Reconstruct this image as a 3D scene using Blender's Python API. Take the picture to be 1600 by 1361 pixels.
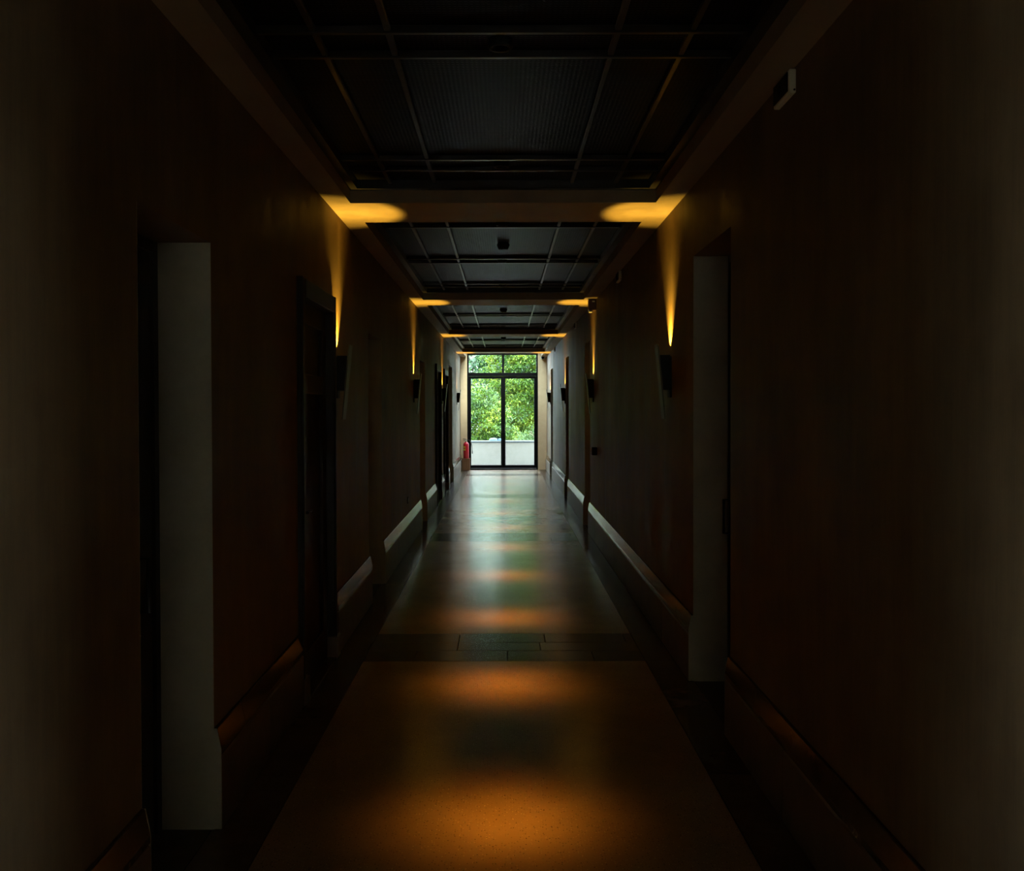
import bpy, bmesh, math, random
from mathutils import Vector, Matrix

for o in list(bpy.data.objects):
    bpy.data.objects.remove(o, do_unlink=True)
S = bpy.context.scene
C = S.collection
R = math.radians
random.seed(7)

# ------------------------------------------------------------------ camera
cam_d = bpy.data.cameras.new('camera')
cam = bpy.data.objects.new('camera', cam_d)
C.objects.link(cam)
FPX = 1500.0
cam_d.sensor_width = 36.0
cam_d.sensor_fit = 'HORIZONTAL'
cam_d.lens = FPX / 1600 * 36.0
PITCH, ROLL = R(0.9), R(-0.13)
cam.matrix_world = (Matrix.Translation((0, 0, 1.6)) @ Matrix.Rotation(R(90) - PITCH, 4, 'X')
                    @ Matrix.Rotation(ROLL, 4, 'Z'))
cam_d.shift_x = 13.0 / 1600
cam_d.shift_y = -(44.5 - FPX * math.tan(PITCH)) / 1600
cam_d.clip_start = 0.05
cam_d.clip_end = 500
S.camera = cam

# ------------------------------------------------------------------ world, sun, exposure
SKY = 18.0
w = bpy.data.worlds.new('overcast_sky')
S.world = w
w.use_nodes = True
bg = w.node_tree.nodes['Background']
bg.inputs[0].default_value = (0.77, 0.90, 1.0, 1)
bg.inputs[1].default_value = SKY

sun_d = bpy.data.lights.new('sun', 'SUN')
sun_d.energy = 4.0
sun_d.angle = R(12)
sun_d.color = (1.0, 0.95, 0.84)
sun = bpy.data.objects.new('sun', sun_d)
C.objects.link(sun)
sun.rotation_euler = (R(36), 0, R(12))
sun.location = (8, 20, 14)

S.view_settings.view_transform = 'Standard'
S.view_settings.look = 'None'
S.view_settings.exposure = 0.0
S.view_settings.gamma = 1.0
S.view_settings.use_curve_mapping = False
S.cycles.max_bounces = 10
S.cycles.diffuse_bounces = 6
S.cycles.glossy_bounces = 5
S.cycles.transparent_max_bounces = 12
S.cycles.sample_clamp_indirect = 4.0
S.cycles.caustics_reflective = False
S.cycles.caustics_refractive = False

AMBER = (1.0, 0.60, 0.07)
AMBER_FLOOR = (1.0, 0.34, 0.02)
SCONCE_W = 145.0
DOWN_W = 470.0

# ------------------------------------------------------------------ materials
def mat(name, col, rough=0.5, metal=0.0, spec=0.5, emit=None, estr=0.0):
    m = bpy.data.materials.new(name)
    m.use_nodes = True
    b = m.node_tree.nodes['Principled BSDF']
    b.inputs['Base Color'].default_value = (*col, 1)
    b.inputs['Roughness'].default_value = rough
    b.inputs['Metallic'].default_value = metal
    b.inputs['Specular IOR Level'].default_value = spec
    if emit:
        b.inputs['Emission Color'].default_value = (*emit, 1)
        b.inputs['Emission Strength'].default_value = estr
    return m

def N(m, t, **kw):
    n = m.node_tree.nodes.new(t)
    for k, v in kw.items():
        setattr(n, k, v)
    return n

def L(m, a, b):
    m.node_tree.links.new(a, b)

def coords(m, scale=(1, 1, 1), src='Object'):
    tc = N(m, 'ShaderNodeTexCoord')
    mp = N(m, 'ShaderNodeMapping')
    mp.inputs['Scale'].default_value = scale
    L(m, tc.outputs[src], mp.inputs['Vector'])
    return mp.outputs['Vector']

def wcoords(m, scale=(1, 1, 1)):
    g = N(m, 'ShaderNodeNewGeometry')
    mp = N(m, 'ShaderNodeMapping')
    mp.inputs['Scale'].default_value = scale
    L(m, g.outputs['Position'], mp.inputs['Vector'])
    return mp.outputs['Vector']

def noise(m, vec, scale, detail=4, rough=0.55):
    n = N(m, 'ShaderNodeTexNoise')
    n.inputs['Scale'].default_value = scale
    n.inputs['Detail'].default_value = detail
    n.inputs['Roughness'].default_value = rough
    L(m, vec, n.inputs['Vector'])
    return n.outputs['Fac']

def ramp(m, fac, stops):
    r = N(m, 'ShaderNodeValToRGB')
    e = r.color_ramp.elements
    while len(e) < len(stops):
        e.new(0.5)
    for i, (p, c) in enumerate(stops):
        e[i].position = p
        e[i].color = (*c, 1)
    L(m, fac, r.inputs['Fac'])
    return r.outputs['Color']

def mathn(m, op, a, b):
    n = N(m, 'ShaderNodeMath', operation=op)
    for i, v in enumerate((a, b)):
        if isinstance(v, (int, float)):
            n.inputs[i].default_value = v
        else:
            L(m, v, n.inputs[i])
    return n.outputs[0]

def bump(m, fac, strength, dist=0.01):
    b = N(m, 'ShaderNodeBump')
    b.inputs['Strength'].default_value = strength
    b.inputs['Distance'].default_value = dist
    L(m, fac, b.inputs['Height'])
    L(m, b.outputs['Normal'], m.node_tree.nodes['Principled BSDF'].inputs['Normal'])

def base(m):
    return m.node_tree.nodes['Principled BSDF']

# waxed plaster with vertical trowel streaks
def plaster(name, dark, light, rough, streak=True):
    m = mat(name, light, rough)
    v1 = wcoords(m, (1.3, 1.3, 0.10) if streak else (2, 2, 2))
    v2 = wcoords(m, (1, 1, 1))
    n1 = noise(m, v1, 3.0, 8 if streak else 5, 0.72)
    n2 = noise(m, v2, 1.6, 5, 0.6)
    mix = mathn(m, 'ADD', mathn(m, 'MULTIPLY', n1, 0.6), mathn(m, 'MULTIPLY', n2, 0.4))
    c = ramp(m, mix, [(0.38, dark), (0.60, light)])
    L(m, c, base(m).inputs['Base Color'])
    rr = N(m, 'ShaderNodeMapRange')
    rr.inputs['From Min'].default_value = 0.3
    rr.inputs['From Max'].default_value = 0.7
    rr.inputs['To Min'].default_value = rough - 0.14
    rr.inputs['To Max'].default_value = rough + 0.22
    L(m, n1, rr.inputs['Value'])
    L(m, rr.outputs[0], base(m).inputs['Roughness'])
    bump(m, mix, 0.35, 0.012)
    return m

M = {}
M['wall'] = plaster('waxed_plaster', (0.090, 0.058, 0.030), (0.205, 0.138, 0.074), 0.54)
base(M['wall']).inputs['Specular IOR Level'].default_value = 0.12
M['soffit'] = plaster('soffit_plaster', (0.235, 0.172, 0.105), (0.30, 0.222, 0.14), 0.6, False)
M['end'] = plaster('cream_plaster', (0.68, 0.52, 0.31), (0.76, 0.60, 0.38), 0.6, False)

M['reveal'] = plaster('lit_reveal_plaster', (0.33, 0.33, 0.285), (0.42, 0.42, 0.365), 0.6, False)  # paler copy of the wall plaster; daylight on the jambs put into colour

# terrazzo
def terrazzo():
    m = mat('terrazzo', (0.3, 0.2, 0.1), 0.3)
    v = wcoords(m)
    vo = N(m, 'ShaderNodeTexVoronoi')
    vo.inputs['Scale'].default_value = 90
    L(m, v, vo.inputs['Vector'])
    chip = ramp(m, vo.outputs['Distance'], [(0.12, (1, 1, 1)), (0.3, (0, 0, 0))])
    sep = N(m, 'ShaderNodeSeparateColor')
    L(m, vo.outputs['Color'], sep.inputs['Color'])
    chipc = ramp(m, sep.outputs[0], [(0.25, (0.06, 0.04, 0.025)), (0.5, (0.28, 0.20, 0.14)), (0.9, (0.55, 0.44, 0.33))])
    n = noise(m, v, 2.2, 5)
    bc = ramp(m, n, [(0.3, (0.27, 0.195, 0.135)), (0.7, (0.36, 0.265, 0.19))])
    mx = N(m, 'ShaderNodeMix', data_type='RGBA')
    L(m, chip, mx.inputs['Factor'])
    L(m, bc, mx.inputs['A'])
    L(m, chipc, mx.inputs['B'])
    L(m, mx.outputs['Result'], base(m).inputs['Base Color'])
    v3 = wcoords(m, (5, 16, 1))
    n3 = noise(m, v3, 3.0, 5)
    rr = N(m, 'ShaderNodeMapRange')
    rr.inputs['To Min'].default_value = 0.15
    rr.inputs['To Max'].default_value = 0.28
    L(m, n3, rr.inputs['Value'])
    L(m, rr.outputs[0], base(m).inputs['Roughness'])
    base(m).inputs['Specular IOR Level'].default_value = 0.5
    return m
M['terrazzo'] = terrazzo()

def stone(name, a, b, rough, spec=0.25):
    m = mat(name, b, rough, spec=spec)
    oi = N(m, 'ShaderNodeObjectInfo')
    v = wcoords(m, (3, 3, 3))
    n = noise(m, v, 3.0, 6, 0.65)
    mix = mathn(m, 'ADD', mathn(m, 'MULTIPLY', n, 0.7), mathn(m, 'MULTIPLY', oi.outputs['Random'], 0.3))
    L(m, ramp(m, mix, [(0.3, a), (0.75, b)]), base(m).inputs['Base Color'])
    bump(m, noise(m, v, 40, 3), 0.04, 0.003)
    return m
M['slab'] = stone('dark_stone', (0.045, 0.03, 0.02), (0.10, 0.07, 0.05), 0.22, 0.2)
M['band'] = stone('brown_stone', (0.06, 0.042, 0.03), (0.12, 0.085, 0.06), 0.2, 0.2)
M['plinth'] = stone('plinth_stone', (0.10, 0.07, 0.05), (0.17, 0.12, 0.085), 0.5)
M['cap'] = stone('polished_cap_stone', (0.055, 0.04, 0.03), (0.10, 0.072, 0.052), 0.12, 0.4)
M['mortar'] = mat('mortar', (0.03, 0.022, 0.016), 0.8)

def wood(name, a, b, rough):
    m = mat(name, b, rough, spec=0.25)
    v = wcoords(m, (14, 14, 0.8))
    n = noise(m, v, 3.0, 6, 0.6)
    L(m, ramp(m, n, [(0.3, a), (0.7, b)]), base(m).inputs['Base Color'])
    bump(m, n, 0.15, 0.004)
    return m
M['door'] = wood('dark_stained_wood', (0.008, 0.005, 0.003), (0.018, 0.011, 0.007), 0.45)
M['reddoor'] = wood('brown_wood', (0.06, 0.028, 0.012), (0.12, 0.06, 0.028), 0.45)
M['crate'] = wood('crate_wood', (0.16, 0.08, 0.04), (0.26, 0.14, 0.075), 0.6)
M['black'] = mat('black_paint', (0.004, 0.004, 0.004), 0.6, spec=0.2)
M['frame'] = mat('black_aluminium', (0.0025, 0.0025, 0.003), 0.55, spec=0.1)
M['batten'] = mat('batten_black', (0.016, 0.014, 0.013), 0.3)
M['plate'] = mat('bronze_plate', (0.12, 0.12, 0.10), 0.45, 0.3)
M['white'] = mat('white_plastic', (0.80, 0.82, 0.76), 0.5)
M['greyplastic'] = mat('grey_plastic', (0.20, 0.18, 0.15), 0.5)
M['redplastic'] = mat('dark_red_plastic', (0.07, 0.012, 0.010), 0.35)
M['steel'] = mat('brushed_steel', (0.55, 0.55, 0.55), 0.3, 1.0)
M['red'] = mat('extinguisher_red', (0.55, 0.012, 0.03), 0.3)
M['yellow'] = mat('label_yellow', (0.72, 0.62, 0.05), 0.5)
M['rubber'] = mat('rubber', (0.02, 0.02, 0.02), 0.6)
M['lens'] = mat('amber_lens', (0.2, 0.1, 0.03), 0.4, emit=(1, 0.5, 0.1), estr=1.5)
M['downlens'] = mat('downlight_lens', (0.25, 0.22, 0.2), 0.2, emit=(1, 0.45, 0.08), estr=0.02)

# woven black ceiling mesh
def mesh_mat():
    m = mat('woven_mesh', (0.013, 0.012, 0.014), 0.40, spec=0.03)
    v = wcoords(m)
    for_x = N(m, 'ShaderNodeTexWave', bands_direction='X')
    for_x.inputs['Scale'].default_value = 16
    for_x.inputs['Distortion'].default_value = 0.6
    L(m, v, for_x.inputs['Vector'])
    for_y = N(m, 'ShaderNodeTexWave', bands_direction='Y')
    for_y.inputs['Scale'].default_value = 16
    for_y.inputs['Distortion'].default_value = 0.6
    L(m, v, for_y.inputs['Vector'])
    s = mathn(m, 'MULTIPLY', for_x.outputs['Fac'], for_y.outputs['Fac'])
    bump(m, s, 0.25, 0.004)
    L(m, ramp(m, s, [(0.0, (0.002, 0.002, 0.003)), (1.0, (0.010, 0.010, 0.013))]), base(m).inputs['Base Color'])
    return m
M['mesh'] = mesh_mat()

def glass():
    m = bpy.data.materials.new('window_glass')
    m.use_nodes = True
    nt = m.node_tree
    nt.nodes.clear()
    out = N(m, 'ShaderNodeOutputMaterial')
    mix = N(m, 'ShaderNodeMixShader')
    tr = N(m, 'ShaderNodeBsdfTransparent')
    tr.inputs[0].default_value = (0.93, 0.97, 0.95, 1)
    gl = N(m, 'ShaderNodeBsdfGlossy')
    gl.inputs['Roughness'].default_value = 0.02
    fr = N(m, 'ShaderNodeFresnel')
    fr.inputs['IOR'].default_value = 1.25
    L(m, fr.outputs[0], mix.inputs[0])
    L(m, tr.outputs[0], mix.inputs[1])
    L(m, gl.outputs[0], mix.inputs[2])
    L(m, mix.outputs[0], out.inputs[0])
    return m
M['glass'] = glass()

def leafmat(name, cols):
    m = mat(name, cols[1], 0.45)
    g = N(m, 'ShaderNodeNewGeometry')
    v = wcoords(m)
    n = noise(m, v, 1.6, 3)
    mix = mathn(m, 'SUBTRACT', mathn(m, 'ADD', mathn(m, 'MULTIPLY', g.outputs['Random Per Island'], 0.4), mathn(m, 'MULTIPLY', n, 1.5)), 0.45)
    c = ramp(m, mix, [(0.15, cols[0]), (0.5, cols[1]), (0.85, cols[2])])
    L(m, c, base(m).inputs['Base Color'])
    tl = N(m, 'ShaderNodeBsdfTranslucent')
    L(m, c, tl.inputs['Color'])
    ms = N(m, 'ShaderNodeMixShader')
    ms.inputs[0].default_value = 0.3
    L(m, base(m).outputs[0], ms.inputs[1])
    L(m, tl.outputs[0], ms.inputs[2])
    L(m, ms.outputs[0], m.node_tree.nodes['Material Output'].inputs[0])
    return m
M['leaf'] = leafmat('leaf_green', [(0.006, 0.034, 0.008), (0.066, 0.15, 0.010), (0.23, 0.28, 0.017)])
M['leafdark'] = leafmat('leaf_deep_green', [(0.005, 0.030, 0.014), (0.025, 0.09, 0.028), (0.09, 0.19, 0.045)])
M['leafpale'] = leafmat('leaf_pale_green', [(0.012, 0.05, 0.013), (0.06, 0.125, 0.025), (0.15, 0.21, 0.05)])
M['leafhaze'] = leafmat('leaf_painted_haze', [(0.10, 0.14, 0.09), (0.20, 0.24, 0.17), (0.32, 0.36, 0.28)])  # brightness of the pale sky patch put into the leaf colour
M['bark'] = mat('bark', (0.06, 0.045, 0.03), 0.9)
M['parapet'] = plaster('render_white', (0.115, 0.111, 0.098), (0.145, 0.14, 0.13), 0.8, False)
M['coping'] = mat('coping_stone', (0.10, 0.115, 0.12), 0.7)
M['copingdark'] = mat('coping_drip_shadow', (0.03, 0.04, 0.05), 0.8)
M['deck'] = mat('balcony_floor', (0.35, 0.34, 0.32), 0.7)
M['bounce_ground'] = mat('pale_bounce_ground', (0.42, 0.35, 0.24), 0.9)  # unseen ground, made pale and warm to bounce light through the side windows
M['tarp'] = mat('pale_blue_tarp', (0.07, 0.14, 0.19), 0.6)
M['tarp2'] = mat('bright_blue_tarp', (0.02, 0.09, 0.19), 0.6)
M['facade'] = mat('facade', (0.35, 0.31, 0.25), 0.8)

# ------------------------------------------------------------------ mesh builders
class MB:
    def __init__(self):
        self.v, self.f = [], []
    def box(self, x0, x1, y0, y1, z0, z1):
        b = len(self.v)
        self.v += [(x0, y0, z0), (x1, y0, z0), (x1, y1, z0), (x0, y1, z0),
                   (x0, y0, z1), (x1, y0, z1), (x1, y1, z1), (x0, y1, z1)]
        for q in ((3, 2, 1, 0), (4, 5, 6, 7), (0, 1, 5, 4), (1, 2, 6, 5), (2, 3, 7, 6), (3, 0, 4, 7)):
            self.f.append(tuple(b + i for i in q))
        return self
    def extrude_y(self, prof, y0, y1):
        """profile of (x, z) points swept along y"""
        b = len(self.v); n = len(prof)
        self.v += [(x, y0, z) for x, z in prof] + [(x, y1, z) for x, z in prof]
        self.f.append(tuple(b + i for i in range(n)))
        self.f.append(tuple(b + n + i for i in reversed(range(n))))
        for i in range(n):
            j = (i + 1) % n
            self.f.append((b + i, b + n + i, b + n + j, b + j))
        return self
    def lathe(self, prof, seg=24, center=(0, 0, 0), axis='Z'):
        b = len(self.v); n = len(prof)
        cx, cy, cz = center
        for k in range(seg):
            a = 2 * math.pi * k / seg
            for r, h in prof:
                p = (r * math.cos(a), r * math.sin(a), h)
                if axis == 'Y':
                    p = (p[0], p[2], p[1])
                elif axis == 'X':
                    p = (p[2], p[0], p[1])
                self.v.append((cx + p[0], cy + p[1], cz + p[2]))
        for k in range(seg):
            k2 = (k + 1) % seg
            for i in range(n - 1):
                self.f.append((b + k * n + i, b + k2 * n + i, b + k2 * n + i + 1, b + k * n + i + 1))
        return self
    def tube(self, pts, r, seg=8):
        b = len(self.v)
        rs = r if isinstance(r, (list, tuple)) else [r] * len(pts)
        P = [Vector(p) for p in pts]
        for i, p in enumerate(P):
            t = (P[min(i + 1, len(P) - 1)] - P[max(i - 1, 0)]).normalized()
            u = t.cross(Vector((0.31, 0.2, 0.93)))
            if u.length < 1e-3:
                u = t.cross(Vector((1, 0, 0)))
            u.normalize(); w_ = t.cross(u)
            for k in range(seg):
                a = 2 * math.pi * k / seg
                self.v.append(tuple(p + (u * math.cos(a) + w_ * math.sin(a)) * rs[i]))
        for i in range(len(P) - 1):
            for k in range(seg):
                k2 = (k + 1) % seg
                self.f.append((b + i * seg + k, b + i * seg + k2, b + (i + 1) * seg + k2, b + (i + 1) * seg + k))
        self.f.append(tuple(b + k for k in reversed(range(seg))))
        e = b + (len(P) - 1) * seg
        self.f.append(tuple(e + k for k in range(seg)))
        return self
    def mesh(self, name, material, smooth=False, bevel=0.0):
        me = bpy.data.meshes.new(name)
        me.from_pydata(self.v, [], self.f)
        bm = bmesh.new(); bm.from_mesh(me)
        bmesh.ops.recalc_face_normals(bm, faces=bm.faces)
        if bevel:
            bmesh.ops.bevel(bm, geom=list(bm.edges), offset=bevel, segments=1, affect='EDGES', clamp_overlap=True)
        bm.to_mesh(me); bm.free()
        me.materials.append(material)
        if smooth:
            for p in me.polygons:
                p.use_smooth = True
        return me

def put(name, me, parent=None, loc=(0, 0, 0), rot=(0, 0, 0)):
    o = bpy.data.objects.new(name, me)
    C.objects.link(o)
    o.location = loc
    o.rotation_euler = rot
    if parent:
        o.parent = parent
    return o

def build(name, mb, material, parent=None, loc=(0, 0, 0), rot=(0, 0, 0), smooth=False, bevel=0.0):
    return put(name, mb.mesh(name, material, smooth, bevel), parent, loc, rot)

def smooth_by_angle(o, ang=40):
    me = o.data
    bm = bmesh.new(); bm.from_mesh(me)
    for f in bm.faces:
        f.smooth = True
    for e in bm.edges:
        if len(e.link_faces) == 2 and e.calc_face_angle(0) > R(ang):
            e.smooth = False
    bm.to_mesh(me); bm.free()

def struct(o):
    o['kind'] = 'structure'
    return o

def thing(name, loc, label, cat, group=None, rot=(0, 0, 0)):
    o = put(name, None, None, loc, rot)
    return tag(o, label, cat, group)

def tag(o, label, cat, group=None):
    o['label'] = label
    o['category'] = cat
    if group:
        o['group'] = group
    return o

# ------------------------------------------------------------------ measures of the place
W = 1.10            # half width of the corridor
H = 2.876           # underside of soffits and beams
HM = 3.0            # mesh ceiling
Y0, Y1 = -5.0, 24.5
TH = 0.28           # wall thickness
BAY = 5.412
BEAM0, BEAMD = 6.02, 0.626
CX = 0.955          # half width of the coffers
beams = [BEAM0 + BAY * k for k in range(-2, 4)]
sconce_y = [b + BEAMD / 2 for b in beams]

LEFT = [(2.89, 3.62, 2.22, 'recess'), (5.12, 6.20, 2.30, 'panel'), (7.82, 8.68, 2.21, 'recess'),
        (12.60, 13.45, 2.22, 'recess'), (15.42, 16.67, 2.30, 'panel'), (17.50, 18.72, 2.30, 'panel'),
        (19.20, 20.55, 2.45, 'recess')]
RIGHT = [(4.65, 5.57, 2.47, 'recess'), (12.22, 12.99, 2.45, 'recess'), (16.22, 16.98, 2.46, 'recess'),
         (21.42, 22.40, 2.47, 'recess')]

ADDED_SIDE_WIN, SILL = (-4.6, -0.3, 2.7, 'window'), 0.15  # unseen windows behind the viewer, added to light near walls and reveals

# ------------------------------------------------------------------ walls
def wall(name, sx, openings):
    mb = MB()
    xs = sorted((sx * W, sx * (W + TH)))
    y = Y0
    for (a, b, h, t) in [ADDED_SIDE_WIN] + openings:
        mb.box(*xs, y, a, -0.05, HM + 0.1)
        mb.box(*xs, a, b, h, HM + 0.1)
        if t == 'window':
            mb.box(*xs, a, b, -0.05, SILL)
        y = b
    mb.box(*xs, y, Y1, -0.05, HM + 0.1)
    o = build(name, mb, M['wall'])
    return struct(o)
wall_left = wall('wall_left', -1, LEFT)
wall_right = wall('wall_right', 1, RIGHT)

# end walls round the glazing
WX0, WX1, WZ = -0.93, 0.875, 2.97
def end_wall(name, y0, y1, m, solid=False):
    mb = MB()
    if solid:
        mb.box(-W - TH, W + TH, y0, y1, -0.05, HM + 0.1)
        return struct(build(name, mb, m))
    mb.box(-W - TH, WX0, y0, y1, -0.05, HM + 0.1)
    mb.box(WX1, W + TH, y0, y1, -0.05, HM + 0.1)
    mb.box(WX0, WX1, y0, y1, WZ, HM + 0.1)
    return struct(build(name, mb, m))
wall_front = end_wall('wall_front', Y1, Y1 + 0.25, M['end'])
wall_back = end_wall('wall_back', Y0 - 0.25, Y0, M['end'], True)  # out of view; made cream to work as a reflector towards the jambs

# ------------------------------------------------------------------ glazed doors at both ends
def glazing(name, yc):
    root = struct(put(name, None, None, (0, yc, 0)))
    fw = 0.04
    d = 0.05
    def bar(nm, x0, x1, z0, z1, dd=d, m='frame', par=None):
        return build(nm, MB().box(x0, x1, -dd, dd, z0, z1), M[m], par or root, bevel=0.004)
    TR0, TR1 = 2.385, 2.475
    bar('frame_jamb', WX0, WX0 + fw, 0.0, WZ)
    bar('frame_jamb', WX1 - fw, WX1, 0.0, WZ)
    bar('frame_head', WX0 + fw, WX1 - fw, WZ - fw, WZ)
    bar('frame_sill', WX0 + fw, WX1 - fw, 0.0, 0.03)
    bar('transom', WX0 + fw, WX1 - fw, TR0, TR1, 0.055)
    xm = -0.012
    bar('mullion', xm - 0.028, xm + 0.028, TR1, WZ - fw)
    for x0, x1 in ((WX0 + fw, xm - 0.028), (xm + 0.028, WX1 - fw)):
        build('pane', MB().box(x0, x1, -0.004, 0.004, TR1, WZ - fw), M['glass'], root)
    bar('astragal', xm - 0.02, xm + 0.02, 0.035, TR0 - 0.004, 0.04)
    # two leaves
    for x0, x1, hs in ((WX0 + fw + 0.001, xm - 0.001, 1), (xm + 0.001, WX1 - fw - 0.001, -1)):
        s = 0.056
        leaf = build('door_leaf', MB().box(x0, x0 + s, -0.03, 0.03, 0.035, TR0 - 0.004)
                     .box(x1 - s, x1, -0.03, 0.03, 0.035, TR0 - 0.004)
                     .box(x0 + s, x1 - s, -0.03, 0.03, 0.035, 0.115)
                     .box(x0 + s, x1 - s, -0.03, 0.03, TR0 - 0.06, TR0 - 0.004), M['frame'], root)
        build('pane', MB().box(x0 + s, x1 - s, -0.004, 0.004, 0.115, TR0 - 0.06), M['glass'], leaf)
        hx = (x1 - s / 2) if hs > 0 else (x0 + s / 2)
        build('pull_handle', MB().tube([(hx, -0.03, 0.95), (hx, -0.07, 0.95), (hx, -0.07, 1.15), (hx, -0.03, 1.15)], 0.008, 8),
              M['frame'], leaf)
    return root
window_1 = glazing('window_1', Y1 + 0.06)

def added_side_window(name, s):
    a, b, h, t = ADDED_SIDE_WIN
    root = struct(put(name, None, None, (s * (W + TH * 0.6), (a + b) / 2, SILL)))
    hw, hh = (b - a) / 2, h - SILL
    f = 0.05
    for nm, y0, y1, z0, z1 in (('frame_jamb', -hw, -hw + f, 0, hh), ('frame_jamb', hw - f, hw, 0, hh), ('frame_head', -hw + f, hw - f, hh - f, hh),
                               ('frame_sill', -hw + f, hw - f, 0, f), ('mullion', -f / 2, f / 2, f, hh - f)):
        build(nm, MB().box(-0.03, 0.03, y0, y1, z0, z1), M['frame'], root, bevel=0.003)
    for y0, y1 in ((-hw + f, -f / 2), (f / 2, hw - f)):
        build('pane', MB().box(-0.004, 0.004, y0, y1, f, hh - f), M['glass'], root)
added_side_window('added_window_left', -1)
added_side_window('added_window_right', 1)

# ------------------------------------------------------------------ floor
floor = struct(build('floor', MB().box(-W - TH, W + TH, Y0 - 0.3, Y1 + 0.3, -0.08, -0.012), M['mortar']))
FX = 0.89
G = 0.002
bands = [(b, b + 0.74) for b in beams]
def slab(name, x0, x1, y0, y1, m, par=floor):
    return build(name, MB().box(x0 + G, x1 - G, y0 + G, y1 - G, -0.012, 0.0), M[m], par, bevel=0.0012)
# terrazzo fields
ys = [Y0 - 0.3] + [v for b in bands for v in b] + [Y1 + 0.25]
for i in range(0, len(ys), 2):
    if ys[i + 1] - ys[i] > 0.1:
        slab('terrazzo_field', -FX, FX, ys[i], ys[i + 1], 'terrazzo')
# cross bands of three strips
for (a, b) in bands:
    for k, (p, q) in enumerate(((0.0, 0.26), (0.26, 0.48), (0.48, 0.74))):
        off = (0.02, -0.31, 0.28)[k]
        xsx = [-FX, off - 0.59, off, off + 0.55, FX]
        for x0, x1 in zip(xsx, xsx[1:]):
            slab('band_slab', x0, x1, a + p, a + q, 'band')
# borders
for s in (-1, 1):
    segs = []
    for i in range(0, len(ys), 2):
        a, b = ys[i], ys[i + 1]
        if b - a > 0.1:
            n = max(1, round((b - a) / 0.92))
            segs += [(a + (b - a) * k / n, a + (b - a) * (k + 1) / n) for k in range(n)]
    segs += bands
    for a, b in segs:
        x0, x1 = sorted((s * FX, s * (W + 0.01)))
        slab('border_slab', x0, x1, a, b, 'slab')
    for (a, b, h, t) in (LEFT if s < 0 else RIGHT):
        if t == 'recess':
            x0, x1 = sorted((s * (W + 0.01), s * (W + TH - 0.01)))
            slab('threshold_slab', x0, x1, a, b, 'slab')

# ------------------------------------------------------------------ plinths
def plinth(name, s, openings):
    root = struct(put(name, None))
    def prof_base():
        return [(s * W, 0.002), (s * (W - 0.028), 0.002), (s * (W - 0.028), 0.268), (s * (W - 0.022), 0.274), (s * W, 0.274)]
    def prof_cap():
        return [(s * W, 0.278), (s * (W - 0.024), 0.278), (s * (W - 0.028), 0.284), (s * (W - 0.027), 0.305),
                (s * (W - 0.012), 0.382), (s * (W - 0.009), 0.386), (s * W, 0.386)]
    cache = {}
    def piece(nm, fn, a, b):
        l = round(b - a, 3)
        if (nm, l) not in cache:
            cache[(nm, l)] = MB().extrude_y(fn(), 0.0025, l - 0.0025).mesh(nm, M['cap' if nm == 'cap_slab' else 'plinth'])
        put(nm, cache[(nm, l)], root, (0, a, 0))
    y = Y0
    runs = []
    for (a, b, h, t) in openings:
        e = 0.0 if t == 'recess' else 0.0
        runs.append((y, a - e)); y = b + e
    runs.append((y, Y1))
    for a, b in runs:
        n = max(1, round((b - a) / 0.95))
        for k in range(n):
            piece('base_slab', prof_base, a + (b - a) * k / n, a + (b - a) * (k + 1) / n)
        yy = [a] + [a + (b - a) * (k + 0.45) / n for k in range(n)] + [b] if n > 1 else [a, b]
        for p, q in zip(yy, yy[1:]):
            piece('cap_slab', prof_cap, p, q)
    return root
plinth('baseboard_left', -1, LEFT)
plinth('baseboard_right', 1, RIGHT)

# ------------------------------------------------------------------ doors along the walls
def recess_door(name, s, a, b, h, m='door'):
    root = struct(put(name, None, None, (s * (W + 0.235), (a + b) / 2, 0)))
    hw = (b - a) / 2
    leaf = build('door_leaf', MB().box(-0.02, 0.02, -hw + 0.043, hw - 0.043, 0.0, h - 0.043), M[m], root)
    for z0, z1 in ((0.16, 0.78), (0.92, h - 0.17)):
        build('door_panel', MB().box(-s * 0.02 - 0.006, -s * 0.02 + 0.006, -hw + 0.16, hw - 0.16, z0, z1), M[m], leaf, bevel=0.004)
    build('door_frame', MB().box(-0.035, 0.035, -hw, -hw + 0.043, 0, h).box(-0.035, 0.035, hw - 0.043, hw, 0, h)
          .box(-0.035, 0.035, -hw + 0.043, hw - 0.043, h - 0.043, h), M[m], root)
    # reveals of the opening in the lit-toned plaster, with the plinth profile at the foot
    xin, xout = s * 0.035, -s * 0.2345
    for yf, d in ((hw, -1), (-hw, 1)):
        y0, y1 = sorted((yf, yf + d * 0.004))
        build('reveal', MB().box(*sorted((-s * 0.036, xout)), y0, y1, 0.0, h), M['reveal'], root)
        pr = [(xout, 0.002), (xout - s * 0.0275, 0.002), (xout - s * 0.0275, 0.305), (xout - s * 0.012, 0.384), (xout, 0.384)]
        build('plinth_return', MB().extrude_y(pr, y0, y1), M['reveal'], root)
    hy = hw - 0.12 if h != 2.22 else hw - 0.25
    hx = -s * 0.02
    build('door_handle', MB().box(min(hx, hx - s * 0.008), max(hx, hx - s * 0.008), hy - 0.022, hy + 0.022, 0.86, 1.10)
          .tube([(hx, hy, 1.07), (hx - s * 0.065, hy, 1.07), (hx - s * 0.065, hy, 0.88), (hx, hy, 0.88)], 0.009, 8),
          M['black'], leaf)
    return root

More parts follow.
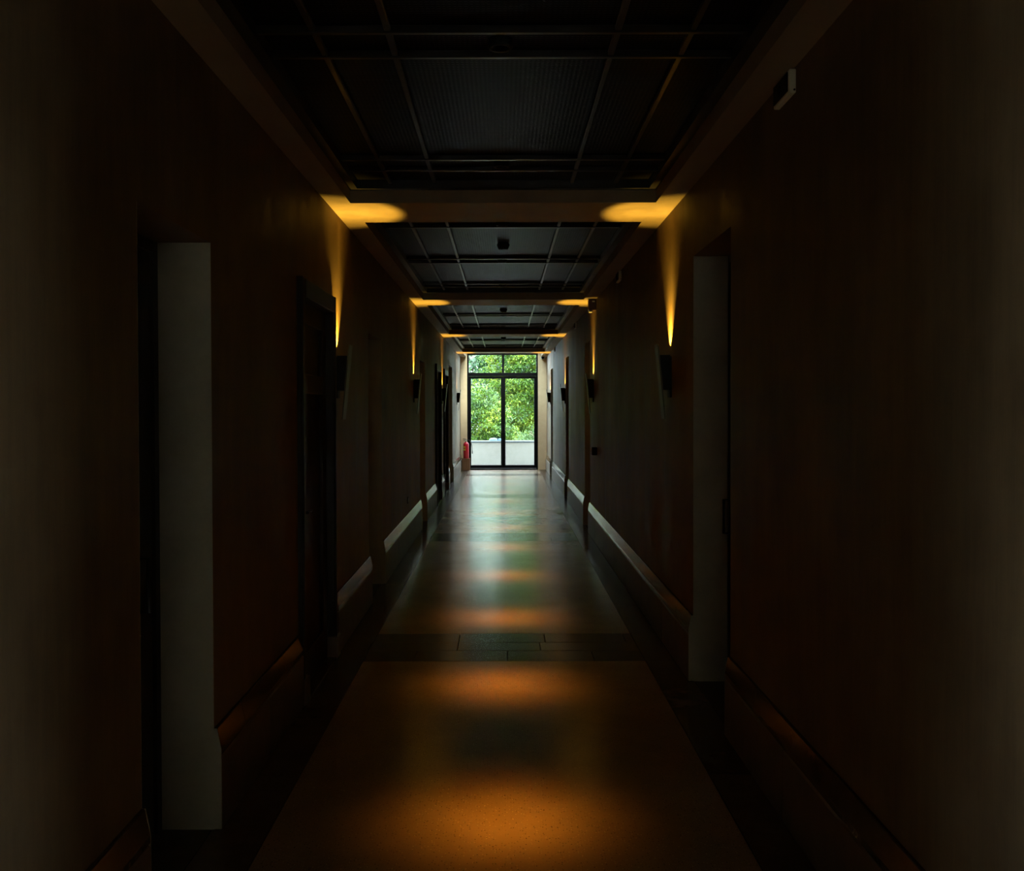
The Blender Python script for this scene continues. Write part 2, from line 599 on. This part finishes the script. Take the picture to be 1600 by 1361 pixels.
def panel_door(name, s, a, b, h):
    root = struct(put(name, None, None, (s * W, (a + b) / 2, 0)))
    hw = (b - a) / 2
    cw = 0.10
    X = lambda d0, d1: sorted((-s * d0, -s * d1))      # d = how far proud of the wall
    # casing standing proud of the wall, with stone foot blocks
    for y0, y1 in ((-hw, -hw + cw), (hw - cw, hw)):
        build('casing', MB().box(*X(-0.10, 0.022), y0, y1, 0.14, h).box(*X(0.022, 0.034), y0, y0 + 0.03, 0.14, h), M['door'], root, bevel=0.003)
        build('foot_block', MB().box(*X(-0.10, 0.042), y0 - 0.004, y1 + 0.004, 0.0, 0.14), M['plinth'], root, bevel=0.006)
    build('head_casing', MB().box(*X(-0.10, 0.03), -hw + cw, hw - cw, h - cw, h), M['door'], root, bevel=0.003)
    leaf = build('door_leaf', MB().box(*X(-0.10, -0.05), -hw + cw + 0.004, hw - cw - 0.004, 0.01, h - cw - 0.004), M['door'], root)
    iy = hw - cw - 0.004
    for z0, z1 in ((0.01, 0.20), (1.68, 1.79), (h - cw - 0.12, h - cw - 0.004)):
        build('rail', MB().box(*X(-0.05, -0.028), -iy + 0.11, iy - 0.11, z0, z1), M['door'], leaf, bevel=0.003)
    for y0, y1 in ((-iy, -iy + 0.11), (iy - 0.11, iy)):
        build('stile', MB().box(*X(-0.05, -0.028), y0, y1, 0.01, h - cw - 0.004), M['door'], leaf, bevel=0.003)
    build('door_handle', MB().tube([(s * 0.03, -iy + 0.055, 1.02), (-s * 0.02, -iy + 0.055, 1.02), (-s * 0.02, -iy + 0.16, 1.02)], 0.009, 8),
          M['black'], leaf)
    build('door_threshold', MB().box(*X(-0.10, 0.03), -hw + cw, hw - cw, 0.0, 0.008), M['slab'], root)
    # closes the wall behind the leaf
    build('door_back', MB().box(*X(-TH, -0.11), -hw, hw, 0, h), M['door'], root)
    return root

k = 1
for s, ops in ((-1, LEFT), (1, RIGHT)):
    for (a, b, h, t) in ops:
        if t == 'recess':
            recess_door('door_%d' % k, s, a, b, h, 'reddoor' if h == 2.45 and s < 0 else 'door')
        else:
            panel_door('door_%d' % k, s, a, b, h)
        k += 1

# ------------------------------------------------------------------ ceiling
mb = MB()
RL = (-0.93, 0.93, 22.98, 24.4)                                         # unseen roof light, added to brighten the end bay
mb.box(-W - TH, W + TH, Y0 - 0.3, RL[2], HM + 0.1, HM + 0.3)            # slab
mb.box(-W - TH, W + TH, RL[3], Y1 + 0.3, HM + 0.1, HM + 0.3)
mb.box(-W - TH, RL[0], RL[2], RL[3], HM + 0.1, HM + 0.3)
mb.box(RL[1], W + TH, RL[2], RL[3], HM + 0.1, HM + 0.3)
for s in (-1, 1):                                                       # side soffits
    x0, x1 = sorted((s * CX, s * W))
    mb.box(x0, x1, Y0, Y1, H, HM + 0.1)
for b in beams:                                                         # beams
    mb.box(-CX, CX, b, b + BEAMD, H, HM + 0.1)
ceiling = struct(build('ceiling', mb, M['soffit']))

rl = struct(put('added_roof_light', None, None, ((RL[0] + RL[1]) / 2, (RL[2] + RL[3]) / 2, HM + 0.3)))
hx_, hy_ = (RL[1] - RL[0]) / 2, (RL[3] - RL[2]) / 2
build('frame', MB().box(-hx_ - 0.04, -hx_ + 0.03, -hy_ - 0.04, hy_ + 0.04, 0, 0.05).box(hx_ - 0.03, hx_ + 0.04, -hy_ - 0.04, hy_ + 0.04, 0, 0.05)
      .box(-hx_ + 0.03, hx_ - 0.03, -hy_ - 0.04, -hy_ + 0.03, 0, 0.05).box(-hx_ + 0.03, hx_ - 0.03, hy_ - 0.03, hy_ + 0.04, 0, 0.05), M['frame'], rl)
build('pane', MB().box(-hx_ + 0.03, hx_ - 0.03, -hy_ + 0.03, hy_ - 0.03, 0.02, 0.028), M['glass'], rl)

BX = [-CX + 0.05, -0.70, -0.425, 0.425, 0.70, CX - 0.05]
BWD = 0.012
down_y = []
bay_edges = []
for i, b in enumerate(beams[:-1]):
    a, e = b + BEAMD, beams[i + 1]
    sy = sconce_y[i]
    dys = [sy + 0.95, sy + 2.77, sy + 4.59]
    down_y += [d for d in dys if d > 3.0]
    # border frame
    fr = MB()
    fr.box(-CX, -CX + 0.05, a, e, 2.955, HM + 0.02).box(CX - 0.05, CX, a, e, 2.955, HM + 0.02)
    fr.box(-CX + 0.05, CX - 0.05, a, a + 0.05, 2.955, HM + 0.02).box(-CX + 0.05, CX - 0.05, e - 0.05, e, 2.955, HM + 0.02)
    build('coffer_frame', fr, M['batten'], ceiling)
    ye = [a + 0.05]
    for d in dys:
        ye += [d - 0.125, d + 0.125]
    ye.append(e - 0.05)
    for y in ye[1:-1]:
        build('cross_batten', MB().box(-CX + 0.05, CX - 0.05, y - BWD, y + BWD, HM - 0.022, HM + 0.006), M['batten'], ceiling, bevel=0.003)
    for x in BX[1:-1]:
        build('long_batten', MB().box(x - BWD, x + BWD, a + 0.05, e - 0.05, HM - 0.016, HM + 0.004), M['batten'], ceiling, bevel=0.003)
    cache = {}
    for x0, x1 in zip(BX, BX[1:]):
        for y0, y1 in zip(ye, ye[1:]):
            key = (round(x1 - x0, 3), round(y1 - y0, 3))
            if key not in cache:
                hx, hy = key[0] / 2 - 0.002, key[1] / 2 - 0.002
                cache[key] = MB().box(-hx, hx, -hy, hy, 0, 0.01).mesh('mesh_panel', M['mesh'])
            put('mesh_panel', cache[key], ceiling, ((x0 + x1) / 2, (y0 + y1) / 2, HM + 0.006))

# ------------------------------------------------------------------ downlights in the batten pairs
def spot(name, loc, rot, power, size, blend, col, parent, rad, lobe=0, side=0):
    d = bpy.data.lights.new(name, 'SPOT')
    d.energy = power
    d.spot_size = R(size)
    d.spot_blend = blend
    d.color = col
    d.shadow_soft_size = rad
    o = bpy.data.objects.new(name, d)
    C.objects.link(o)
    o.location = loc
    o.rotation_euler = rot
    o.parent = parent
    if lobe or side:    # photometric lobe: intensity falls with the angle from the axis
        d.use_nodes = True
        nt = d.node_tree
        em = nt.nodes['Emission']
        tc = nt.nodes.new('ShaderNodeTexCoord')
        sp = nt.nodes.new('ShaderNodeSeparateXYZ')
        ab = nt.nodes.new('ShaderNodeMath'); ab.operation = 'ABSOLUTE'
        pw = nt.nodes.new('ShaderNodeMath'); pw.operation = 'POWER'; pw.inputs[1].default_value = lobe
        nt.links.new(tc.outputs['Normal'], sp.inputs[0])
        if side:        # narrow along the wall, wide across it
            sq = nt.nodes.new('ShaderNodeMath'); sq.operation = 'MULTIPLY'
            nt.links.new(sp.outputs['Y'], sq.inputs[0]); nt.links.new(sp.outputs['Y'], sq.inputs[1])
            om = nt.nodes.new('ShaderNodeMath'); om.operation = 'SUBTRACT'; om.inputs[0].default_value = 1.0
            nt.links.new(sq.outputs[0], om.inputs[1])
            nt.links.new(om.outputs[0], ab.inputs[0])
            pw.inputs[1].default_value = side
        else:
            nt.links.new(sp.outputs['Z'], ab.inputs[0])
        nt.links.new(ab.outputs[0], pw.inputs[0])
        nt.links.new(pw.outputs[0], em.inputs['Strength'])
    return o

ORD = ['nearest', 'second', 'third', 'fourth', 'fifth', 'sixth', 'seventh', 'eighth', 'ninth', 'tenth', 'eleventh', 'twelfth']
kv = 0
trim_me = lens_me = None
for y in down_y:
    lab = '%s small black downlight counted from the viewer, set between ceiling battens' % ORD[down_y.index(y)]
    t = thing('downlight', (-0.01, y, HM - 0.03), lab, 'downlight', 'downlights along the ceiling centre')
    if trim_me is None:
        trim_me = MB().lathe([(0.030, 0.034), (0.030, 0.004), (0.034, 0.0), (0.044, 0.0), (0.048, 0.006), (0.048, 0.034)], 20).mesh('trim_ring', M['black'], True)
        lens_me = MB().lathe([(0.0, 0.028), (0.012, 0.026), (0.029, 0.030)], 16).mesh('lens', M['downlens'], True)
    put('trim_ring', trim_me, t)
    put('lens', lens_me, t)
    spot('beam_lamp', (0, 0, -0.004), (0, 0, 0), DOWN_W, 40, 0.5, AMBER_FLOOR, t, 0.03, 200)

# ------------------------------------------------------------------ wall sconces
def sconce(s, y, label):
    t = thing('wall_sconce', (s * W, y, 1.71), label, 'wall lamp', 'black wall sconces with tilted plates')
    d = -s          # towards the corridor
    def X(a):
        return d * a
    prof = [(X(0.012), 0.0), (X(0.056), 0.0), (X(0.078), 0.228), (X(0.012), 0.228)]
    # open topped tapered box: four sides and a floor
    b = MB()
    b.extrude_y(prof, -0.055, -0.049).extrude_y(prof, 0.049, 0.055)
    b.extrude_y([(X(0.012), 0), (X(0.018), 0), (X(0.018), 0.228), (X(0.012), 0.228)], -0.049, 0.049)
    b.extrude_y([(X(0.050), 0), (X(0.056), 0), (X(0.078), 0.228), (X(0.072), 0.228)], -0.049, 0.049)
    b.extrude_y([(X(0.018), 0), (X(0.050), 0), (X(0.050), 0.006), (X(0.018), 0.006)], -0.049, 0.049)
    build('lamp_box', b, M['black'], t)
    build('back_plate', MB().box(*sorted((X(0.0), X(0.012))), -0.045, 0.045, -0.05, 0.22), M['black'], t, bevel=0.002)
    # tilted front plate
    build('front_plate', MB().extrude_y([(X(0.040), -0.19), (X(0.049), -0.19), (X(0.097), 0.30), (X(0.088), 0.30)], -0.06, 0.06), M['plate'], t, bevel=0.0015)
    build('lens', MB().lathe([(0.0, 0.19), (0.020, 0.188), (0.024, 0.18), (0.024, 0.02)], 16, (X(0.044), 0, 0)), M['lens'], t, smooth=True)
    spot('beam_lamp', (X(0.056), 0, 0.232), (R(180), R(9.0 * s), 0), SCONCE_W, 67, 0.35, AMBER, t, 0.008, side=6)
    return t
where_l = ['behind the viewer far back', 'behind the viewer', 'beside the panelled dark door, nearest of the left wall', 'second from the viewer on the left wall',
           'third from the viewer on the left wall, between two cased doors', 'farthest of the left wall, above the fire extinguisher']
where_r = ['behind the viewer far back on the right', 'behind the viewer on the right', 'nearest of the right wall, just past the recessed door', 'second from the viewer on the right wall, under the red box',
           'third from the viewer on the right wall', 'farthest of the right wall, next to the glazed door']
for i, y in enumerate(sconce_y):
    if i < 2:          # the pairs behind the viewer are out of the photograph
        continue
    sconce(-1, y, 'black wedge sconce, ' + where_l[i])
    sconce(1, y, 'black wedge sconce, ' + where_r[i])

# ------------------------------------------------------------------ black ceiling detectors
for y, nm in ((sconce_y[1] + 1.95, 'overhead of the viewer'), (8.27, 'nearest in view'), (13.72, 'middle of three'), (19.2, 'farthest, close to the glazed door')):
    t = thing('ceiling_detector', (0, y, HM + 0.006), 'black drum detector hanging from the mesh ceiling, ' + nm, 'detector', 'ceiling detectors')
    o = build('body', MB().lathe([(0.0, -0.055), (0.034, -0.055), (0.042, -0.048), (0.055, -0.014), (0.055, -0.010), (0, -0.010)], 8), M['black'], t)
    build('base', MB().lathe([(0.0, -0.010), (0.048, -0.010), (0.048, 0.0), (0, 0.0)], 20), M['black'], t)
    build('indicator', MB().lathe([(0.0, -0.059), (0.004, -0.058), (0.004, -0.054)], 8, (-0.026, -0.02, 0)), M['steel'], t)

# ------------------------------------------------------------------ boxes under the soffit, right wall
for y, nm in ((3.72, 'nearest and largest in view'), (9.05, 'second from the viewer'), (14.5, 'third from the viewer'), (20.4, 'farthest, near the glazed door')):
    t = thing('sensor_box', (W, y, H - 0.10), 'pale boxy sensor high on right wall under the soffit, ' + nm, 'sensor', 'sensor boxes along the right wall')
    build('housing', MB().box(-0.026, 0, -0.10, 0.11, 0.0, 0.092), M['white'], t, bevel=0.004)
    build('lens_window', MB().lathe([(0.0, -0.040), (0.018, -0.036), (0.030, -0.026)], 16, (0, 0.02, 0.045), 'X'), M['black'], t)
    build('front_cover', MB().box(-0.031, -0.026, -0.085, 0.098, 0.010, 0.084), M['black'], t, bevel=0.002)
    build('indicator', MB().lathe([(0.0, -0.104), (0.004, -0.103), (0.004, -0.10)], 10, (-0.007, 0, 0.012), 'Y'), M['black'], t)

t = thing('alarm_sounder', (W, 11.42, H - 0.155), 'dark red alarm box at top of right wall above second sconce', 'alarm')
build('housing', MB().box(-0.095, 0, -0.045, 0.045, 0.02, 0.15), M['redplastic'], t, bevel=0.008)
build('label_strip', MB().box(-0.05, -0.02, -0.047, -0.0445, 0.118, 0.134), M['white'], t)
build('strobe', MB().box(-0.085, -0.045, -0.035, 0.035, 0.0, 0.02), M['white'], t, bevel=0.004)

t = thing('switch_box', (W, 11.33, 1.03), 'small black box on right wall at hip height past second sconce', 'switch')
build('housing', MB().box(-0.062, 0, -0.05, 0.05, 0, 0.095), M['black'], t, bevel=0.005)
build('front_plate', MB().box(-0.072, -0.062, -0.046, 0.046, 0.004, 0.091), M['greyplastic'], t, bevel=0.003)

t = thing('wall_socket', (-W, 10.95, 0.50), 'tiny dark socket low on left wall beyond the second recess', 'socket')
build('plate', MB().box(0, 0.008, -0.04, 0.04, 0, 0.08), M['black'], t, bevel=0.002)
build('insert', MB().box(0.008, 0.012, -0.022, 0.022, 0.018, 0.062), M['greyplastic'], t, bevel=0.001)

# dome camera on the end wall
t = thing('dome_camera', (1.0, Y1, 2.86), 'white rimmed black dome camera on the cream end wall', 'camera')
build('base_ring', MB().lathe([(0.0, 0), (0.055, 0.0), (0.055, -0.02), (0.046, -0.03), (0.036, -0.03)], 24, axis='Y'), M['white'], t, smooth=True)
build('dome', MB().lathe([(0.038, -0.028), (0.035, -0.045), (0.022, -0.058), (0.0, -0.063)], 24, axis='Y'), M['black'], t, smooth=True)

# ------------------------------------------------------------------ fire extinguisher on its box
t = thing('wooden_stand', (-0.955, Y1 - 0.16, 0), 'brown wooden box stand under the fire extinguisher', 'stand')
bw, bd, bh = 0.10, 0.10, 0.285
for x0, x1, y0, y1 in ((-bw, bw, -bd, -bd + 0.014), (-bw, bw, bd - 0.014, bd), (-bw, -bw + 0.014, -bd + 0.014, bd - 0.014), (bw - 0.014, bw, -bd + 0.014, bd - 0.014)):
    build('side_board', MB().box(x0, x1, y0, y1, 0, bh), M['crate'], t, bevel=0.002)
build('top_board', MB().box(-bw - 0.004, bw + 0.004, -bd - 0.004, bd + 0.004, bh, bh + 0.016), M['crate'], t, bevel=0.002)
t = thing('fire_extinguisher', (-0.955, Y1 - 0.16, 0.301), 'red fire extinguisher with black hose and yellow label', 'fire extinguisher')
body = build('cylinder', MB().lathe([(0, 0), (0.066, 0), (0.070, 0.008), (0.070, 0.345), (0.064, 0.375), (0.045, 0.398), (0.024, 0.408), (0.022, 0.425), (0, 0.425)], 28), M['red'], t)
smooth_by_angle(body)
lab_m = MB()
n = 10
for z0, z1 in ((0.20, 0.245), (0.265, 0.31)):
    for q in range(n):
        a0 = R(195 + 62 * q / n); a1 = R(195 + 62 * (q + 1) / n); r0, r1 = 0.0702, 0.0718
        bidx = len(lab_m.v)
        for r in (r0, r1):
            for a_, z in ((a0, z0), (a1, z0), (a1, z1), (a0, z1)):
                lab_m.v.append((r * math.cos(a_), r * math.sin(a_), z))
        lab_m.f += [tuple(bidx + i for i in f) for f in ((4, 5, 6, 7), (0, 3, 2, 1), (0, 1, 5, 4), (3, 7, 6, 2), (0, 4, 7, 3), (1, 2, 6, 5))]
build('label', lab_m, M['yellow'], body)
build('valve', MB().lathe([(0, 0.425), (0.020, 0.425), (0.020, 0.445), (0.014, 0.450), (0.014, 0.475), (0, 0.475)], 14), M['steel'], t)
build('lever', MB().tube([(0.01, 0, 0.478), (-0.05, 0, 0.495), (-0.085, 0, 0.488)], 0.007, 6).tube([(0.0, 0, 0.455), (-0.05, 0, 0.462), (-0.08, 0, 0.455)], 0.006, 6), M['black'], t)
hose = [(0.014, 0, 0.455), (0.05, -0.005, 0.47), (0.095, -0.01, 0.45), (0.13, -0.015, 0.39), (0.15, -0.02, 0.30), (0.158, -0.02, 0.20)]
hp = build('hose', MB().tube(hose, 0.008, 8), M['rubber'], t, smooth=True)
build('nozzle', MB().tube([(0.158, -0.02, 0.20), (0.160, -0.02, 0.12)], [0.009, 0.015], 10), M['black'], hp)
build('pressure_gauge', MB().lathe([(0, -0.028), (0.014, -0.026), (0.014, -0.012), (0, -0.012)], 14, (0, 0, 0.458), 'Y'), M['white'], t)

# ------------------------------------------------------------------ outside
ground = struct(build('ground', MB().box(-40, 40, -40, 75, -3.4, -3.2), M['bounce_ground']))
terr = struct(build('terrace', MB().box(-6, 6, Y1 + 0.25, 26.72, -0.25, -0.03), M['deck']))
terr2 = struct(build('terrace_base', MB().box(-1.4, 1.4, -8.5, Y1 + 0.3, -3.2, -0.09), M['facade']))
struct(build('terrace_edge', MB().box(-6, 6, 26.3, 26.72, -3.2, -0.25), M['facade']))

t = thing('parapet_wall', (0, 26.5, -0.03), 'low off-white rendered parapet outside the glazed door', 'wall')
build('wall_body', MB().box(-6, 6, -0.09, 0.09, 0, 0.645), M['parapet'], t)
build('drip_shadow_strip', MB().box(-6, 6, -0.10, 0.10, 0.645, 0.672), M['copingdark'], t)  # drip edge; its dark colour stands in for the coping's shadow line
for kx in range(8):
    build('coping_stone', MB().box(-6 + 1.5 * kx + 0.003, -4.5 + 1.5 * kx - 0.003, -0.125, 0.125, 0.672, 0.705), M['coping'], t, bevel=0.006)

def mound(name, x, y, z, rx, ry, rz, m, label):
    b = MB()
    prof = [(1.0, 0.0), (0.97, 0.25), (0.85, 0.6), (0.6, 0.86), (0.3, 0.98), (0.0, 1.0)]
    b.lathe(prof, 20)
    rr = random.Random(3)
    b.v = [(vx * rx * (1 + 0.06 * rr.uniform(-1, 1)), vy * ry, vz * rz * (1 + 0.05 * math.sin(vx * 9))) for vx, vy, vz in b.v]
    b.f.append(tuple(len(prof) * q for q in reversed(range(20))))
    o = build(name, b, m, None, (x, y, z), smooth=True)
    return tag(o, label, 'tarp')
mound('folded_tarp', -0.285, 26.5, 0.675, 0.125, 0.09, 0.075, M['tarp'], 'pale blue folded cover on the parapet coping left of the mullion')
mound('folded_tarp', -0.105, 26.5, 0.675, 0.055, 0.07, 0.060, M['tarp2'], 'small bright blue folded cover on the parapet by the mullion')

def tree(name, label, c, rad, nclus, nleaf, lm, seed, leaf=0.085, trunk=True):
    rr = random.Random(seed)
    root = thing(name, (c[0], c[1], -3.2), label, 'tree', 'trees beyond the parapet')
    cz = c[2] + 3.2
    b = MB()
    for q in range(nclus):
        # cluster centres fill the outer shell of the crown
        while True:
            p = Vector((rr.uniform(-1, 1), rr.uniform(-1, 1), rr.uniform(-1, 1)))
            if 0.35 < p.length < 1:
                break
        cc = Vector((p.x * rad[0], p.y * rad[1], p.z * rad[2] + cz))
        cr = rr.uniform(0.16, 0.34)
        for j in range(nleaf):
            d = Vector((rr.gauss(0, 1), rr.gauss(0, 1), rr.gauss(0, 0.42)))
            pos = cc + d * cr * 0.62 - Vector((0, 0, 0.25 * cr * (d.x * d.x + d.y * d.y) * 0.4))
            n = Vector((rr.gauss(0, 0.6), rr.gauss(-0.25, 0.6), rr.uniform(0.3, 1.0))).normalized()
            u = n.cross(Vector((rr.uniform(-1, 1), rr.uniform(-1, 1), 0.1))).normalized()
            v = n.cross(u)
            l = leaf * rr.uniform(0.6, 1.25); wd = l * 0.42
            k0 = len(b.v)
            b.v += [tuple(pos - u * l * 0.5), tuple(pos + v * wd * 0.5 + n * 0.006), tuple(pos + u * l * 0.5), tuple(pos - v * wd * 0.5 + n * 0.006)]
            b.f.append((k0, k0 + 1, k0 + 2, k0 + 3))
    me = bpy.data.meshes.new('crown')
    me.from_pydata(b.v, [], b.f)
    me.materials.append(lm)
    cr_o = put('crown', me, root)
    cr_o['kind'] = 'stuff'
    tb = MB().tube([(0, 0, 0), (0.05, 0, cz * 0.4), (-0.03, 0.05, cz * 0.8), (0, 0, cz + rad[2] * 0.4)], [0.16, 0.12, 0.09, 0.03], 8)
    tr = build('trunk', tb, M['bark'], root, smooth=True)
    for q in range(9):
        a = rr.uniform(0, 6.28); z = cz + rad[2] * rr.uniform(-0.6, 0.35)
        e = Vector((math.cos(a) * rad[0] * 0.75, math.sin(a) * rad[1] * 0.75, z + rr.uniform(0.2, 0.8)))
        build('branch', MB().tube([(0, 0, z - 0.2), tuple(Vector((0, 0, z)) * 0.5 + e * 0.5 + Vector((0, 0, 0.1))), tuple(e)], [0.05, 0.03, 0.01], 6), M['bark'], tr, smooth=True)
    return root
tree('leafy_tree', 'tall bright green tree filling right half of the glazed door', (1.3, 34.0, 2.5), (2.1, 1.2, 3.0), 760, 90, M['leaf'], 11, 0.11)
tree('leafy_tree', 'lower bright green tree behind the left door leaf', (-1.25, 31.4, 0.75), (1.75, 0.9, 1.55), 420, 90, M['leaf'], 12, 0.11)
tree('leafy_tree', 'deep green tree behind the bright trees', (1.15, 37.8, 2.3), (2.3, 1.2, 3.3), 600, 80, M['leafdark'], 13, 0.2)
tree('leafy_tree', 'pale green bush low behind the right door leaf', (1.15, 29.6, 0.30), (0.8, 0.6, 0.7), 110, 60, M['leafpale'], 14, 0.07)
tree('leafy_tree', 'added pale tree covering the sky gap, upper left of the glazed door', (-2.2, 52.0, 3.4), (3.6, 1.5, 5.2), 800, 60, M['leafhaze'], 17, 0.34)  # added to cover the bright sky and weaken its floor reflection
tree('leafy_tree', 'green tree standing to the right, hidden from the middle', (5.8, 36.0, 1.6), (2.2, 1.7, 2.8), 220, 60, M['leaf'], 15, 0.11)
tree('leafy_tree', 'green tree standing to the left, hidden from the middle', (-5.6, 36.0, 0.6), (2.6, 1.7, 2.2), 220, 60, M['leafdark'], 16, 0.11)
